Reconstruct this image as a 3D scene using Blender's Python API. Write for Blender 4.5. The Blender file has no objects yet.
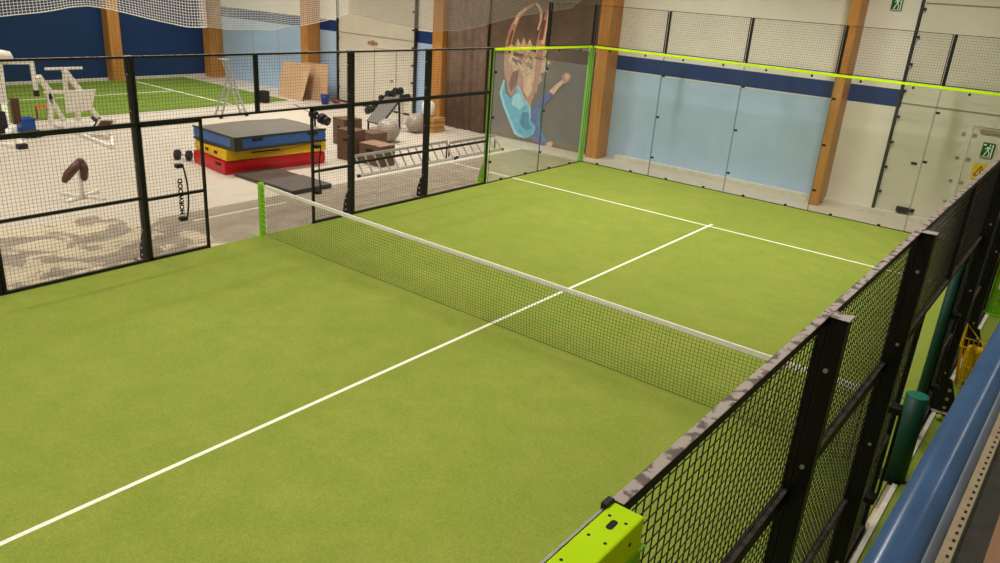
import bpy, bmesh, math, random
from math import sin, cos, pi, radians, sqrt
from mathutils import Vector, Matrix
from mathutils.geometry import tessellate_polygon
random.seed(7)
S = bpy.context.scene
C = S.collection

# ------------------------------------------------------------------ camera
CAM = Vector((10.73721, -7.53764, 4.23365))
YAW, PITCH, ROLL, FPX = 0.6429958, 1.2069931, 0.0719483, 774.206
RM = Matrix.Rotation(YAW, 3, 'Z') @ Matrix.Rotation(PITCH, 3, 'X') @ Matrix.Rotation(ROLL, 3, 'Z')
cd = bpy.data.cameras.new('camera'); cam = bpy.data.objects.new('camera', cd); C.objects.link(cam)
cam.matrix_world = Matrix.Translation(CAM) @ RM.to_4x4()
cd.sensor_width = 36; cd.lens = FPX * 36 / 1000; cd.clip_start = 0.05; cd.clip_end = 200
S.camera = cam

def at(u, v, x=None, y=None, z=None):
    """photo point -> world point on a real plane (used to measure the place)"""
    d = RM @ Vector(((u - 500) / FPX, (281.5 - v) / FPX, -1))
    if x is not None: t = (x - CAM.x) / d.x
    elif y is not None: t = (y - CAM.y) / d.y
    else: t = (z - CAM.z) / d.z
    return CAM + d * t

# ------------------------------------------------------------------ materials
def lin(c): return tuple(((v / 255) / 12.92 if v / 255 < .04045 else ((v / 255 + .055) / 1.055) ** 2.4) for v in c) + (1,)
class N:
    def __init__(s, name):
        s.m = bpy.data.materials.new(name); s.m.use_nodes = True
        s.t = s.m.node_tree; s.t.nodes.clear()
        s.out = s.t.nodes.new('ShaderNodeOutputMaterial')
    def n(s, typ, ins=None, **kw):
        o = s.t.nodes.new('ShaderNode' + typ)
        for k, v in kw.items(): setattr(o, k, v)
        for k, v in (ins or {}).items():
            if isinstance(v, bpy.types.NodeSocket): s.t.links.new(v, o.inputs[k])
            else: o.inputs[k].default_value = v
        return o
    def ramp(s, fac, stops):
        o = s.n('ValToRGB', {'Fac': fac}); e = o.color_ramp.elements
        while len(e) < len(stops): e.new(.5)
        for i, (p, c) in enumerate(stops): e[i].position = p; e[i].color = c
        return o.outputs['Color']
    def noise(s, scale, detail=4, rough=.55, vec=None, dist=0):
        i = {'Scale': scale, 'Detail': detail, 'Roughness': rough, 'Distortion': dist}
        if vec is None: vec = s.coord()
        i['Vector'] = vec
        return s.n('TexNoise', i).outputs['Fac']
    def coord(s):
        return s.n('NewGeometry').outputs['Position']
    def mix(s, f, a, b, blend='MIX'):
        o = s.n('Mix', data_type='RGBA', blend_type=blend)
        for k, v in ((0, f), (6, a), (7, b)):
            if isinstance(v, bpy.types.NodeSocket): s.t.links.new(v, o.inputs[k])
            else: o.inputs[k].default_value = v
        return o.outputs[2]
    def math(s, op, a, b=0.):
        return s.n('Math', {0: a, 1: b}, operation=op).outputs[0]
    def bsdf(s, color, rough=.6, metal=0., spec=.4, bump=None, bstr=.2, bdist=.01):
        i = {'Base Color': color, 'Roughness': rough, 'Metallic': metal, 'Specular IOR Level': spec}
        if bump is not None:
            i['Normal'] = s.n('Bump', {'Height': bump, 'Strength': bstr, 'Distance': bdist}).outputs['Normal']
        o = s.n('BsdfPrincipled', i)
        s.t.links.new(o.outputs[0], s.out.inputs[0]); return s.m

def plain(name, rgb, rough=.55, metal=0., var=.12, scale=6, spec=.4):
    k = N(name); c = lin(rgb)
    d = tuple(v * (1 - var) for v in c[:3]) + (1,); b = tuple(min(1, v * (1 + var)) for v in c[:3]) + (1,)
    f = k.noise(scale)
    return k.bsdf(k.ramp(f, [(.3, d), (.7, b)]), rough, metal, spec)

M = {}
def turf(name, base, yellow):
    k = N(name)
    big = k.noise(.45, 4, .6); mid = k.noise(2.3, 5, .6); fine = k.noise(75, 3, .7)
    c1 = k.mix(big, lin(base), lin(yellow))
    c2 = k.mix(k.ramp(mid, [(.35, (0, 0, 0, 1)), (.75, (1, 1, 1, 1))]), c1, k.mix(.72, c1, lin((116, 138, 50))))
    c3 = k.mix(1., c2, k.ramp(fine, [(.3, (.72, .75, .7, 1)), (.7, (1.22, 1.2, 1.15, 1))]), 'MULTIPLY')
    return k.bsdf(c3, .92, 0, .12, fine, .5, .012)
M['turf'] = turf('green_turf', (122, 136, 53), (148, 153, 70))
M['turf_far'] = turf('far_green_turf', (98, 120, 50), (112, 130, 56))
M['line'] = plain('white_turf_line', (228, 226, 205), .85, 0, .08, 30)
# concrete floor: pale painted hall floor, worn darker bare strip beside the court
k = N('worn_hall_floor')
g = k.coord(); sep = k.n('SeparateXYZ', {0: g})
n1 = k.noise(.6, 6, .6); n2 = k.noise(3.5, 6, .65); n3 = k.noise(1.1, 7, .62, dist=1.2); n4 = k.noise(14, 4, .6)
pale = k.mix(n1, lin((196, 184, 166)), lin((214, 203, 184)))
pale = k.mix(k.ramp(n2, [(.42, (0, 0, 0, 1)), (.62, (.45, .45, .45, 1))]), pale, lin((190, 178, 160)))
bare = k.mix(k.ramp(n2, [(.35, (0, 0, 0, 1)), (.7, (1, 1, 1, 1))]), lin((146, 132, 114)), lin((172, 158, 138)))
bare = k.mix(k.ramp(n4, [(.45, (0, 0, 0, 1)), (.62, (.5, .5, .5, 1))]), bare, lin((156, 144, 126)))
glue = k.math('MULTIPLY', k.ramp(n3, [(.50, (0, 0, 0, 1)), (.53, (1, 1, 1, 1))]), k.math('LESS_THAN', sep.outputs[1], -.6))
bare = k.mix(glue, bare, lin((206, 190, 162)))
yfar = k.math('LESS_THAN', sep.outputs[1], 10.02)
xx = k.math('ADD', sep.outputs[0], k.math('MULTIPLY', k.math('SUBTRACT', n2, .5), .15))
m1 = k.math('MULTIPLY', k.math('GREATER_THAN', xx, -1.98), yfar)
m2 = k.math('MULTIPLY', k.math('GREATER_THAN', xx, -2.75), k.math('LESS_THAN', sep.outputs[1], -1.3))
col = k.mix(k.math('MAXIMUM', m1, m2), pale, bare)
M['floor'] = k.bsdf(col, .38, 0, .35, n4, .08, .01)
M['floor_line'] = plain('worn_white_floor_paint', (212, 206, 190), .6, 0, .1, 8)
M['navy'] = plain('navy_wall_paint', (14, 50, 96), .5, 0, .06, 2)
M['navy_band'] = plain('navy_band_paint', (24, 54, 112), .5, 0, .05, 3)
M['white_wall'] = plain('cream_wall_paint', (232, 223, 208), .7, 0, .05, 1.3)
M['light_blue'] = plain('light_blue_wall_paint', (176, 200, 228), .5, 0, .05, 1.1)
M['ceiling'] = plain('ceiling_white', (205, 200, 190), .8)
def wood(name, a, b, sc=(18, 18, 1.2)):
    k = N(name)
    mp = k.n('Mapping', {'Vector': k.coord(), 'Scale': sc})
    f = k.noise(1., 6, .65, mp.outputs[0], .4); f2 = k.noise(.35, 2, .5, mp.outputs[0])
    c = k.mix(k.ramp(f, [(.3, (0, 0, 0, 1)), (.7, (1, 1, 1, 1))]), lin(a), lin(b))
    c = k.mix(k.math('MULTIPLY', f2, .35), c, lin((150, 92, 40)))
    return k.bsdf(c, .45, 0, .4)
M['glulam'] = wood('glulam_timber', (176, 116, 52), (206, 148, 78))
M['ply'] = wood('plywood', (196, 160, 122), (212, 180, 142), (2, 2, 8))
M['box_wood'] = wood('brown_box_wood', (84, 66, 54), (104, 84, 72), (3, 3, 10))
M['pink_wood'] = wood('worn_box_top_wood', (150, 118, 98), (172, 138, 116), (3, 3, 10))
M['pine'] = wood('pine_crate', (190, 140, 76), (214, 164, 96), (3, 3, 10))
def dusty(name, base, rough=.4, dust=(196, 182, 174), dark=(116, 102, 98), metal=.0, lo=.78):
    k = N(name)
    nz = k.n('SeparateXYZ', {0: k.n('NewGeometry').outputs['Normal']}).outputs[2]
    mask = k.math('GREATER_THAN', nz, lo)
    f = k.noise(16, 3, .5, dist=.3)
    dc = k.mix(k.ramp(f, [(.44, (0, 0, 0, 1)), (.5, (1, 1, 1, 1))]), lin(dark), lin(dust))
    fine = k.noise(120, 2, .5)
    dc = k.mix(k.math('MULTIPLY', fine, .25), dc, lin(dark))
    c = k.mix(mask, lin(base), dc)
    r = k.math('ADD', k.math('MULTIPLY', mask, .35), rough)
    i = {'Base Color': c, 'Roughness': r, 'Metallic': metal, 'Specular IOR Level': .35}
    o = k.n('BsdfPrincipled', i); k.t.links.new(o.outputs[0], k.out.inputs[0]); return k.m
M['black'] = dusty('black_powder_coat_with_dust', (22, 22, 22))
M['black_shaded'] = dusty('black_powder_coat_shaded_dust', (22, 22, 22), .45, (66, 56, 48), (40, 33, 29))  # dust tone darkened to paint in the shade on mid and lower rails
M['black_clean'] = plain('black_powder_coat', (20, 20, 21), .42, 0, .1)
M['wire'] = plain('black_coated_wire', (26, 26, 24), .5, 0, .05)
M['lime'] = plain('lime_green_powder_coat', (132, 200, 26), .35, 0, .08, 4)
M['lime_dark'] = plain('lime_green_channel', (200, 242, 0), .6, 0, .05, 4, .12)
M['steel'] = plain('galvanised_steel', (150, 146, 140), .5, .6, .15, 30)
M['bolt'] = plain('bolt_steel', (190, 186, 176), .35, .5, .1, 40)
M['dark_green'] = plain('dark_green_pad', (8, 66, 50), .5, 0, .12, 12)
M['teal_top'] = plain('teal_pad_cap', (24, 112, 92), .4, 0, .1, 12)
M['net_black'] = plain('black_net_cord', (30, 34, 28), .7, 0, .05)
M['tape'] = plain('white_net_tape', (250, 246, 236), .75, 0, .05, 12)
M['cord'] = plain('white_cord', (230, 226, 214), .8, 0, .03)
M['white_net'] = plain('white_net_cord', (226, 224, 216), .8, 0, .05)
M['grey_net'] = plain('grey_net_cord', (150, 144, 132), .8, 0, .05)
# glass
def glass(name, tint, haze, hazefac):
    k = N(name)
    tr = k.n('BsdfTransparent', {'Color': tint}); gl = k.n('BsdfGlossy', {'Color': (.95, 1, .97, 1), 'Roughness': .04})
    df = k.n('BsdfDiffuse', {'Color': haze})
    sm = k.noise(2.2, 5, .6)
    a = k.n('MixShader', {0: k.math('MULTIPLY', sm, hazefac * 2), 1: tr.outputs[0], 2: df.outputs[0]})
    fr = k.n('Fresnel', {'IOR': 1.45})
    b = k.n('MixShader', {0: k.math('MULTIPLY', fr.outputs[0], .25), 1: a.outputs[0], 2: gl.outputs[0]})
    k.t.links.new(b.outputs[0], k.out.inputs[0]); return k.m
M['glass'] = glass('court_safety_glass', (.985, .993, .978, 1), (.5, .5, .47, 1), .012)
M['glass_edge'] = plain('glass_edge', (70, 96, 84), .2)
M['mat_red'] = plain('red_vinyl', (206, 24, 34), .38, 0, .08, 4)
M['mat_yellow'] = plain('yellow_vinyl', (236, 188, 14), .4, 0, .08, 4)
M['mat_blue'] = plain('blue_vinyl', (60, 104, 176), .4, 0, .1, 4)
M['mat_grey'] = plain('grey_vinyl', (112, 106, 96), .45, 0, .12, 3)
M['mat_dark'] = plain('dark_grey_vinyl', (62, 58, 54), .5, 0, .15, 5)
M['mat_fold'] = plain('folding_mat_vinyl', (94, 88, 80), .45, 0, .12, 3)
M['mat_brown'] = plain('brown_grey_vinyl', (84, 72, 62), .5, 0, .2, 4)
M['rubber'] = plain('black_rubber', (26, 26, 27), .6, 0, .15, 10)
M['ball_grey'] = plain('grey_exercise_ball', (164, 150, 136), .35, 0, .08, 5)
M['machine_white'] = plain('white_machine_enamel', (242, 236, 224), .35, 0, .06, 5)
M['pad_brown'] = plain('brown_leather_pad', (92, 58, 46), .4, 0, .2, 12)
M['pad_black'] = plain('black_pad', (32, 28, 28), .5, 0, .15)
M['blue_plastic'] = plain('blue_plastic', (24, 92, 188), .35, 0, .08)
M['bucket_blue'] = plain('dark_blue_plastic', (26, 48, 128), .35, 0, .08)
M['red_dull'] = plain('dull_red_fabric', (138, 50, 46), .7)
M['orange_red'] = plain('orange_bar', (222, 110, 74), .5)
M['silver'] = plain('silver_board', (116, 110, 104), .4, .3, .12, 14)
M['alu'] = plain('aluminium', (192, 190, 184), .35, .5, .1, 14)
M['door_beige'] = plain('beige_roller_door', (212, 204, 184), .5, 0, .05, 1.5)
M['door_line'] = plain('door_seam', (150, 138, 116), .6)
M['dark_trim'] = plain('dark_door_track', (52, 44, 42), .5, 0, .2)
M['sign_green'] = plain('exit_sign_green', (12, 92, 52), .4, 0, .04)
M['sign_white'] = plain('sign_white', (226, 240, 226), .4, 0, .03)
M['sign_yellow'] = plain('warning_sign_yellow', (226, 184, 20), .4, 0, .05)
M['sign_red'] = plain('warning_mark', (110, 62, 10), .5)
M['tube_blue'] = plain('blue_painted_steel_tube', (90, 130, 188), .22, 0, .16, 7, .6)
M['tube_grey'] = plain('blue_grey_steel_tube', (128, 140, 156), .35, .1, .12, 9)
M['perf'] = plain('beige_perforated_steel', (176, 158, 130), .45, 0, .1, 20)
M['hole'] = plain('dark_hole', (34, 26, 20), .8)
M['balcony_wood'] = wood('balcony_plank', (150, 116, 92), (170, 134, 108), (30, 2, 30))
M['balcony_dark'] = plain('balcony_edge_steel', (60, 58, 52), .5, 0, .3, 12)
M['tennis'] = plain('tennis_ball_felt', (176, 206, 40), .9)
M['ball_yellow'] = plain('yellow_plastic_crate', (232, 188, 10), .4, 0, .1, 8)
M['drape'] = None
k = N('brown_backdrop_fabric')
f = k.noise(1.4, 5, .6); f2 = k.noise(40, 3, .6)
c = k.mix(k.ramp(f, [(.3, (0, 0, 0, 1)), (.7, (1, 1, 1, 1))]), lin((104, 86, 70)), lin((130, 108, 88)))
M['drape'] = k.bsdf(k.mix(k.math('MULTIPLY', f2, .3), c, lin((72, 56, 46))), .8, 0, .2)
M['drape_dark'] = plain('dark_brown_curtain', (122, 100, 84), .85, 0, .2, 5)
M['p_skin'] = plain('printed_skin', (186, 134, 104), .7, 0, .25, 9)
M['p_skin_light'] = plain('printed_light_skin', (226, 184, 150), .7, 0, .1, 9)
M['p_skin_dark'] = plain('printed_dark_skin', (124, 76, 58), .7, 0, .15, 9)
M['p_hair'] = plain('printed_blond_hair', (206, 176, 132), .7, 0, .35, 14)
M['p_hair_dark'] = plain('printed_hair_shade', (122, 86, 60), .7, 0, .3, 14)
M['p_top'] = plain('printed_blue_top', (98, 172, 200), .7, 0, .2, 7)
M['p_top_light'] = plain('printed_pale_blue', (158, 208, 220), .7, 0, .1, 7)
M['p_top_dark'] = plain('printed_deep_blue', (60, 128, 164), .7, 0, .15, 7)
M['p_leg'] = plain('printed_violet_leggings', (92, 88, 150), .7, 0, .2, 8)

# ------------------------------------------------------------------ mesh helpers
class MB:
    def __init__(s): s.v = []; s.f = []; s.mi = []; s.sm = []
    def add(s, vs, fs, mi=0, sm=False):
        b = len(s.v); s.v += [tuple(v) for v in vs]
        for f in fs: s.f.append(tuple(b + i for i in f)); s.mi.append(mi); s.sm.append(sm)
        return s
    def box(s, x0, x1, y0, y1, z0, z1, mi=0, bev=0):
        if bev > 0:
            bm = bmesh.new(); bmesh.ops.create_cube(bm, size=1)
            for v in bm.verts: v.co = Vector(((x0 + x1) / 2 + v.co.x * (x1 - x0), (y0 + y1) / 2 + v.co.y * (y1 - y0), (z0 + z1) / 2 + v.co.z * (z1 - z0)))
            bmesh.ops.bevel(bm, geom=bm.edges[:], offset=bev, segments=2, affect='EDGES', profile=.5)
            s.bm(bm, mi); return s
        vs = [(x, y, z) for x in (x0, x1) for y in (y0, y1) for z in (z0, z1)]
        return s.add(vs, [(0, 1, 3, 2), (4, 6, 7, 5), (0, 4, 5, 1), (2, 3, 7, 6), (0, 2, 6, 4), (1, 5, 7, 3)], mi)
    def bm(s, bm, mi=0, sm=False, mat=None):
        bm.verts.ensure_lookup_table()
        for i, v in enumerate(bm.verts): v.index = i
        s.add([(mat @ v.co if mat else v.co) for v in bm.verts], [[v.index for v in f.verts] for f in bm.faces], mi, sm); bm.free(); return s
    def bar(s, a, b, w, h=None, mi=0, up=None, bev=0):
        """rectangular bar from a to b; w across, h along 'up'"""
        a = Vector(a); b = Vector(b); h = h or w; d = (b - a)
        L = d.length; d.normalize()
        u = Vector(up) if up else (Vector((0, 0, 1)) if abs(d.z) < .9 else Vector((0, 1, 0)))
        r = d.cross(u).normalized(); u = r.cross(d).normalized()
        vs = [p + r * (sx * w / 2) + u * (sz * h / 2) for p in (a, b) for sx, sz in ((-1, -1), (1, -1), (1, 1), (-1, 1))]
        return s.add(vs, [(3, 2, 1, 0), (4, 5, 6, 7), (0, 1, 5, 4), (1, 2, 6, 5), (2, 3, 7, 6), (3, 0, 4, 7)], mi)
    def wire(s, pts, r, mi=0):
        """thin square-section polyline"""
        pts = [Vector(p) for p in pts]; n = len(pts); b = len(s.v)
        for i, p in enumerate(pts):
            d = (pts[min(i + 1, n - 1)] - pts[max(i - 1, 0)]).normalized()
            u = Vector((0, 0, 1)) if abs(d.z) < .9 else Vector((0, 1, 0))
            q = d.cross(u).normalized() * r; w = q.cross(d).normalized() * r
            s.v += [tuple(p + q), tuple(p + w), tuple(p - q), tuple(p - w)]
        for i in range(n - 1):
            for j in range(4):
                a = b + i * 4 + j; c = b + i * 4 + (j + 1) % 4
                s.f.append((a, c, c + 4, a + 4)); s.mi.append(mi); s.sm.append(False)
        return s
    def tube(s, pts, r, seg=12, mi=0, caps=True, sm=True):
        pts = [Vector(p) for p in pts]; n = len(pts); rings = []
        rs = r if isinstance(r, (list, tuple)) else [r] * n
        d0 = (pts[1] - pts[0]).normalized(); u = Vector((0, 0, 1)) if abs(d0.z) < .9 else Vector((0, 1, 0))
        q = d0.cross(u).normalized(); b = len(s.v)
        for i, p in enumerate(pts):
            d = ((pts[min(i + 1, n - 1)] - p).normalized() + (p - pts[max(i - 1, 0)]).normalized()).normalized()
            q = (q - d * q.dot(d)).normalized(); w = d.cross(q)
            for j in range(seg):
                t = 2 * pi * j / seg; s.v.append(tuple(p + (q * cos(t) + w * sin(t)) * rs[i]))
        for i in range(n - 1):
            for j in range(seg):
                a = b + i * seg + j; c = b + i * seg + (j + 1) % seg
                s.f.append((a, c, c + seg, a + seg)); s.mi.append(mi); s.sm.append(sm)
        if caps:
            s.f.append(tuple(b + j for j in reversed(range(seg)))); s.mi.append(mi); s.sm.append(False)
            s.f.append(tuple(b + (n - 1) * seg + j for j in range(seg))); s.mi.append(mi); s.sm.append(False)
        return s
    def ball(s, c, r, seg=24, mi=0, sq=(1, 1, 1)):
        bm = bmesh.new(); bmesh.ops.create_uvsphere(bm, u_segments=seg, v_segments=seg // 2, radius=r)
        for v in bm.verts: v.co = Vector((v.co.x * sq[0] + c[0], v.co.y * sq[1] + c[1], v.co.z * sq[2] + c[2]))
        return s.bm(bm, mi, True)
    def prism(s, poly, off, mi=0):
        """polygon (3D points) extruded by vector off"""
        n = len(poly); off = Vector(off); vs = [Vector(p) for p in poly]
        vs += [p + off for p in vs]
        fs = [tuple(range(n)), tuple(reversed(range(n, 2 * n)))] + [(i, i + n, (i + 1) % n + n, (i + 1) % n) for i in range(n)]
        return s.add(vs, fs, mi)
    def build(s, name, mats, parent=None, loc=None, bev=0):
        me = bpy.data.meshes.new(name); me.from_pydata(s.v, [], s.f)
        mats = mats if isinstance(mats, (list, tuple)) else [mats]
        for m in mats: me.materials.append(M[m] if isinstance(m, str) else m)
        me.polygons.foreach_set('material_index', s.mi); me.polygons.foreach_set('use_smooth', s.sm)
        me.validate(); me.update()
        bm = bmesh.new(); bm.from_mesh(me); bmesh.ops.recalc_face_normals(bm, faces=bm.faces); bm.to_mesh(me); bm.free()
        o = bpy.data.objects.new(name, me); C.objects.link(o)
        if parent:
            o.parent = parent
            # parts are built in world coordinates under an unrotated root
            off = parent_world(parent)
            me.transform(Matrix.Translation(-off))
        elif loc is not None:
            o.location = loc; me.transform(Matrix.Translation(-Vector(loc)))
        if bev:
            b = o.modifiers.new('bevel', 'BEVEL'); b.width = bev; b.segments = 2; b.limit_method = 'ANGLE'
        return o
def parent_world(o):
    v = Vector((0, 0, 0))
    while o: v += o.location; o = o.parent
    return v
def tag(o, label=None, cat=None, group=None, kind=None):
    if label: o['label'] = label
    if cat: o['category'] = cat
    if group: o['group'] = group
    if kind: o['kind'] = kind
    return o
def root(name, loc, label, cat, group=None):
    o = bpy.data.objects.new(name, None); C.objects.link(o); o.location = loc; o.empty_display_size = .2
    return tag(o, label, cat, group)
def struct(name, mb, mats, label=None):
    o = mb.build(name, mats); o['kind'] = 'structure'
    if label: o['label'] = label
    return o
def copy_tree(o, parent=None, loc=None):
    c = o.copy(); C.objects.link(c); c.parent = parent
    if loc is not None: c.location = loc
    for ch in [q for q in o.children]: copy_tree(ch, c)
    return c

# ------------------------------------------------------------------ room shell
WX, WY, WR, WF, CZ = -18.7, 11.3, 14.0, -14.0, 7.2
struct('floor', MB().box(WX - .2, WR + .2, WF - .2, WY + .2, -.2, 0), 'floor')
struct('ceiling', MB().box(WX - .2, WR + .2, WF - .2, WY + .2, CZ, CZ + .2), 'ceiling')
struct('wall_left', MB().box(WX - .2, WX, WF, WY, 0, CZ), 'navy')
struct('wall_front', MB().box(WX - .2, WR + .2, WF - .2, WF, 0, CZ), 'white_wall')
struct('wall_right', MB().box(WR, WR + .2, WF, WY + .2, 0, CZ), 'white_wall')
# back wall: painted light blue / navy band / cream; white panel right of the last timber column
b = MB()
b.box(WX - .2, WR + .2, WY, WY + .2, 2.73, CZ, 0)
b.box(WX - .2, WR + .2, WY, WY + .2, 2.36, 2.73, 1)
b.box(WX - .2, 5.9, WY, WY + .2, 0, 2.36, 2)
b.box(5.9, WR + .2, WY, WY + .2, 0, 2.36, 0)
for z in (2.34,): b.box(.1, 5.95, WY - .012, WY, z - .01, z + .01, 0)
for x in (-16.2, -14.6): b.box(x, x + .012, WY - .004, WY, 0, 2.33, 3)
struct('wall_back', b, ['white_wall', 'navy_band', 'light_blue', 'door_line'])
# concrete plinth along the foot of the back wall
b = MB(); b.box(.35, 12, 11.12, WY, 0, .12); struct('baseboard_back', b, 'floor_line')
# far dividing line of light skirting at the navy wall
struct('baseboard_left', MB().box(WX, WX + .05, WF, WY - .6, 0, .1), 'floor_line')

def column(name, x0, x1, y0, y1, label):
    b = MB().box(x0, x1, y0, y1, 0, CZ, 0, .015)
    o = b.build(name, 'glulam', loc=((x0 + x1) / 2, (y0 + y1) / 2, 0)); tag(o, label, kind='structure')
    return o
column('timber_column', -18.7, -18.25, 6.72, 7.15, 'glued timber column in the middle of the navy wall')
column('timber_column', -18.68, -18.2, 10.7, 11.28, 'timber column in the corner where navy and pale blue walls meet')
column('timber_column', -12.55, -12.15, 10.72, 11.28, 'timber column behind the two leaning plywood sheets')
column('timber_column', -6.2, -5.78, 10.72, 11.28, 'timber column between the far roller door and the brown curtain')
column('timber_column', -.33, .02, 10.72, 11.28, 'timber column beside the backdrop, just behind the green corner post')
column('timber_column', 5.78, 6.0, 10.74, 11.28, 'timber column between the pale blue wall and the white panel behind the glass')

# ------------------------------------------------------------------ sectional doors
def sectional_door(n, x0, x1, ztop, seams, label):
    r = bpy.data.objects.new('door_%d' % n, None); C.objects.link(r); r.location = ((x0 + x1) / 2, WY, 0); r['kind'] = 'structure'
    b = MB(); z = .06
    for q in seams + [ztop]:
        # each section has shallow horizontal ribs
        h = q - z; nr = max(1, round(h / .16)); rh = h / nr
        for i in range(nr):
            b.box(x0 + .06, x1 - .06, WY - .07 - (.003 if i % 2 else 0), WY - .03, z + i * rh, z + (i + 1) * rh - (.012 if i == nr - 1 else .0))
        z = q
    b.box(x0 + .06, x1 - .06, WY - .055, WY - .001, .06, ztop, 0)
    b.build('door_leaf', 'door_beige', r)
    b = MB()
    for q in seams: b.box(x0 + .06, x1 - .06, WY - .085, WY - .07, q - .012, q + .01)
    b.build('section_seam', 'door_line', r)
    b = MB()
    for x in (x0 - .02, x1 - .04): b.box(x, x + .05, WY - .12, WY - .002, 0, ztop)
    z = .5
    while z < ztop:
        for x, s_ in ((x0 + .05, 1), (x1 - .04, -1)): b.box(min(x, x + s_ * .09), max(x, x + s_ * .05), WY - .13, WY - .08, z, z + .05)
        z += .55
    b.build('door_track', 'dark_trim', r)
    MB().box(x0, x1, WY - .1, WY - .002, 0, .06).build('bottom_seal', 'dark_trim', r)
    return r
d1 = sectional_door(1, -11.15, -7.38, 5.2, [2.38, 4.0], '')
b = MB()
b.box(-9.6, -9.15, WY - .1, WY - .07, 2.1, 2.2); b.box(-9.42, -9.3, WY - .13, WY - .1, 2.12, 2.24)
b.build('door_handle', 'pink_wood', d1)
b = MB()
for x in (-9.3, -8.25): b.box(x, x + .02, WY - .082, WY - .07, .1, 2.0)
b.box(-9.3, -8.23, WY - .082, WY - .07, 2.0, 2.02); b.box(-8.5, -8.38, WY - .1, WY - .07, 1.0, 1.05)
b.build('wicket_door', 'door_line', d1)
d2 = sectional_door(2, 7.06, 11.2, 5.6, [2.47, 4.5], '')
b = MB()
b.box(8.5, 8.58, WY - .09, WY - .07, .1, 2.2); b.box(9.6, 9.68, WY - .09, WY - .07, .1, 2.2); b.box(8.58, 9.68, WY - .09, WY - .07, 2.2, 2.26)
b.box(8.72, 9.6, WY - .12, WY - .07, 2.1, 2.16, 1)
wk = b.build('wicket_door', ['floor_line', 'door_line'], d2)
b = MB()
for z in (.55, 1.0, 1.5, 2.0):
    b.box(8.4, 8.46, WY - .1, WY - .07, z, z + .045); b.box(8.6, 8.67, WY - .1, WY - .07, z, z + .05)
b.build('hinge', 'door_line', wk)
b = MB(); b.box(7.55, 7.8, WY - .17, WY - .07, .16, .27); b.box(7.8, 7.9, WY - .12, WY - .08, .19, .23)
b.build('floor_lock', 'rubber', d2)
b = MB(); b.box(7.6, 7.72, WY - .09, WY - .072, 1.22, 1.27); b.build('viewer_hole', 'rubber', d2)

def exit_sign(x, z, y, label):
    r = root('exit_sign', (x, y, z), label, 'sign', 'emergency exit signs')
    w, h = .11, .15
    MB().box(x - w, x + w, y - .02, y, z - h, z + h).build('sign_plate', 'sign_green', r)
    b = MB(); yy = y - .024
    P = lambda pts: b.prism([(x + px * w, yy, z + pz * h) for px, pz in pts], (0, .003, 0))
    P([(.15, .55), (.35, .55), (.35, .8), (.15, .8)])                      # head
    P([(-.15, .45), (.25, .5), (.2, -.05), (-.1, -.05)])                   # torso
    P([(-.15, .45), (-.5, .15), (-.42, .05), (-.1, .3)])                   # arm
    P([(.25, .45), (.55, .2), (.48, .1), (.2, .3)])
    P([(-.1, -.05), (.05, -.05), (-.3, -.75), (-.55, -.75)])               # leg
    P([(.05, -.05), (.2, -.05), (.45, -.35), (.35, -.8), (.2, -.8), (.28, -.38)])
    P([(.6, .8), (.8, .8), (.8, -.85), (.6, -.85)])                        # doorway
    P([(-.8, -.85), (.8, -.85), (.8, -.93), (-.8, -.93)])
    P([(-.85, .6), (-.35, .6), (-.35, .78), (-.85, .78)])
    b.build('running_figure', 'sign_white', r)
exit_sign(6.56, 4.46, WY - .002, 'green exit sign high on the cream wall')
exit_sign(8.94, 1.76, WY - .085, 'green exit sign on the small door of the near roller door')
r = root('warning_sign', (8.9, WY - .085, 1.3), 'yellow warning sign with triangle on the roller door', 'sign')
MB().box(8.77, 9.06, WY - .1, WY - .085, 1.14, 1.46).build('sign_plate', 'sign_yellow', r)
b = MB(); T = [(8.81, 1.22), (9.02, 1.22), (8.915, 1.42)]
for i in range(3):
    a, c = T[i], T[(i + 1) % 3]; b.bar((a[0], WY - .103, a[1]), (c[0], WY - .103, c[1]), .02, .004, up=(0, 1, 0))
b.box(8.905, 8.925, WY - .105, WY - .101, 1.28, 1.36); b.box(8.905, 8.925, WY - .105, WY - .101, 1.24, 1.26)
b.build('warning_triangle', 'sign_red', r)

# ------------------------------------------------------------------ turf
def flat_poly(b, pts, z, mi, th=.0):
    n = len(pts); b.add([(x, y, z) for x, y in pts], [tuple(range(n))], mi)
b = MB()
b.box(0.0, 10.0, -10.0, 10.0, -.001, .02, 0)
L = .025
def rect(x0, x1, y0, y1, z=.0215): flat_poly(b, [(x0, y0), (x1, y0), (x1, y1), (x0, y1)], z, 1)
rect(.02, 9.98, 6.95 - L, 6.95 + L); rect(.02, 9.98, -6.95 - L, -6.95 + L)
rect(5 - L, 5 + L, -7.15, 7.15, .0222)
struct('court_turf', b, ['turf', 'line'])
b = MB(); b.box(10.09, 12.6, -10, 10.2, -.001, .015)
struct('side_turf', b, ['turf'])
b = MB()
b.box(10.045, 10.09, -10, 10, -.001, .03); struct('trim_kerb', b, 'floor_line')
b = MB()
fx0, fx1 = -18.55, -11.95
b.box(fx0, fx1, -12, 9.65, -.001, .02, 0)
a1 = at(115, 81, z=.02); a2 = at(238, 108, z=.02)
rect(fx0, fx1, 7.35, 7.43, .0215); rect(-15.4, -15.32, -10, 7.35, .0215)
struct('far_turf', b, ['turf_far', 'line'])
b = MB()
rect2 = lambda x0, x1, y0, y1: b.box(x0, x1, y0, y1, 0, .003)
rect2(-2.12, -2.02, 3.2, 10.4); rect2(-2.02, -.1, 7.0, 7.06); rect2(-1.5, -1.44, -.4, 1.6)
struct('trim_floor_line', b, 'floor_line')

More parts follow.
